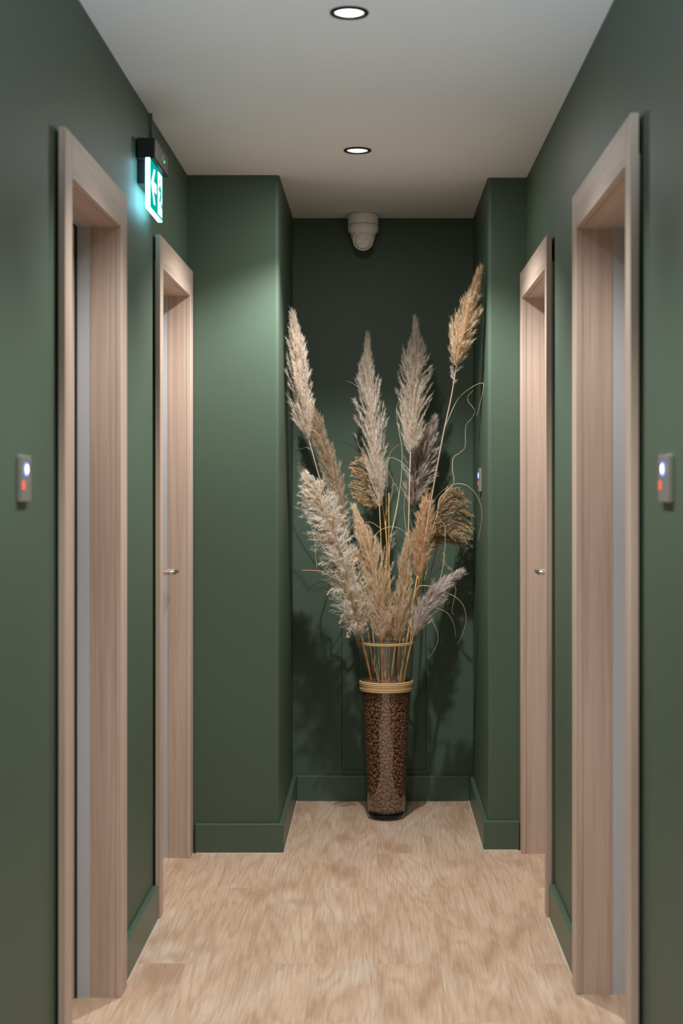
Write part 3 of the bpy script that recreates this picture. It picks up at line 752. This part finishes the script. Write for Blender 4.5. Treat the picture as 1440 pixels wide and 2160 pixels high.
# 14: bare stalks
t = grass('bare straw stalk with curled leaf blades in the middle of the vase', (820, 1448), 5.88, name='bare_stalk')
stalk([(820, 1448, 5.90), (822, 1300, 5.9), (820, 1180, 5.9), (820, 1040, 5.9)], 5.9, 0.0030, STALK, t)
blade([(820, 1180, 5.9), (826, 1120), (838, 1060), (840, 1040), (832, 1020), (824, 1030)], 5.9, 0.0016, BLADE, t)
blade([(786, 1135, 5.88), (800, 1120), (818, 1112), (838, 1113), (856, 1124), (872, 1140), (882, 1155)], 5.88, 0.0013, BLADE, t)
blade([(800, 1113, 5.88), (785, 1103), (768, 1101), (755, 1104)], 5.88, 0.0012, BLADE, t)
plume([(822, 1160, 5.92, 3), (827, 1140, 5.92, 7), (834, 1122, 5.92, 3)], PM['beige'], t, N_=14, M=16, name='small_plume')
t = grass('thick pale orange bare stalk leaning in the vase beside the thickest stalk', (841, 1446), 5.84, name='bare_stalk')
stalk([(841, 1446, 5.85), (858, 1350, 5.84), (872, 1262, 5.83), (880, 1215, 5.83)], 5.84, 0.0046, STALK, t)
t = grass('straight ochre bare stalk rising behind the peach plume', (814, 1446), 5.88, name='bare_stalk')
stalk([(814, 1446, 5.87), (808, 1380, 5.88), (803, 1300, 5.9), (816, 1190, 5.92), (812, 1100, 5.93)], 5.9, 0.0040, STALK2, t)
for i, (a, b, lab) in enumerate((((798, 1440), (770, 1290), 'thin pale dry blade leaning outermost at the vase rim under the cream plume'), ((800, 1440), (780, 1280), 'thin pale dry blade second from the edge under the cream plume'), ((846, 1440), (858, 1290), 'thin greenish dry blade upright between the slim tan plume and the thick stalks'))):
    t = thing('dry_blade', lab, 'dried grass', tuple(P(a[0], a[1], 5.85)))
    blade([(a[0], a[1], 5.85), ((a[0]+b[0])/2 - 3, (a[1]+b[1])/2, 5.83), b], 5.82, 0.0024, BLADE, t, name='blade')

# contorted twigs
def twig(label, base, main, sides, Y, r, TWIG=TWIG):
    t = thing('contorted_twig', label, 'twig', tuple(P(base[0], base[1], Y)))
    pp = crom([tuple(P(p[0], p[1], p[2] if len(p) > 2 else Y)) for p in main], 8); n = len(pp)
    MB().tube(pp, [max(0.0007, r*(1 - 0.8*i/(n-1))) for i in range(n)], 8).build('main_stem', TWIG, t, smooth=True)
    for sd in sides:
        pp = crom([tuple(P(p[0], p[1], p[2] if len(p) > 2 else Y)) for p in sd], 8); n = len(pp)
        MB().tube(pp, [max(0.0005, r*0.4*(1 - 0.7*i/(n-1))) for i in range(n)], 6).build('side_twig', TWIG, t, smooth=True)
twig('contorted brown twig wriggling up beside the fan shaped seed head', (846, 1446),
     [(846, 1446, 5.93), (880, 1330, 6.0), (905, 1220, 6.03), (921, 1150, 6.03), (922, 1100, 5.9), (926, 1055, 5.9), (942, 1036, 5.9), (957, 1018, 5.9), (954, 990, 5.9), (956, 966, 5.9), (970, 955, 5.88), (981, 941, 5.86), (982, 900, 5.84), (995, 882, 5.8), (1001, 866, 5.78), (988, 848, 5.78), (987, 836, 5.78), (998, 823, 5.76)],
     [[(905, 1220, 6.03), (940, 1190, 6.08), (960, 1200, 6.1), (975, 1180, 6.1)], [(890, 1290, 6.02), (925, 1270, 6.08), (938, 1240, 6.1), (930, 1220, 6.1)]], 5.93, 0.0034, TWIGP)
L0 = Vector((LAMP_X, 4.94, 2.44))
twig('contorted brown twig hidden behind the cream plume, forking above the vase', (792, 1447),
     [(792, 1447, 5.93), (785, 1350, 5.97), (770, 1262, 5.98), (753, 1221, 5.97), (737, 1233, 5.96), (726, 1205, 5.95), (708, 1197, 5.95), (708, 1172, 5.95), (692, 1165, 5.95), (690, 1135, 5.95), (703, 1092, 5.95), (704, 1062, 5.95), (680, 1040, 5.95), (650, 1000, 5.96), (640, 975, 5.96)],
     [[(708, 1172, 5.95), (680, 1180, 5.95), (660, 1165, 5.96), (668, 1140, 5.96), (650, 1135, 5.96)], [(726, 1205, 5.95), (700, 1220, 5.96), (660, 1235, 5.97), (640, 1260, 5.98)], [(708, 1190, 5.95), (730, 1150, 5.95), (740, 1120, 5.95), (755, 1085, 5.95), (765, 1078, 5.95)]], 5.93, 0.0042)
twig('short forked brown twig standing inside the vase above the granules', (797, 1440),
     [(797, 1442, 5.86), (806, 1420, 5.85), (818, 1402, 5.85), (832, 1385, 5.85), (836, 1362, 5.85)], [[(818, 1402, 5.85), (826, 1440, 5.86)]], 5.86, 0.0036)
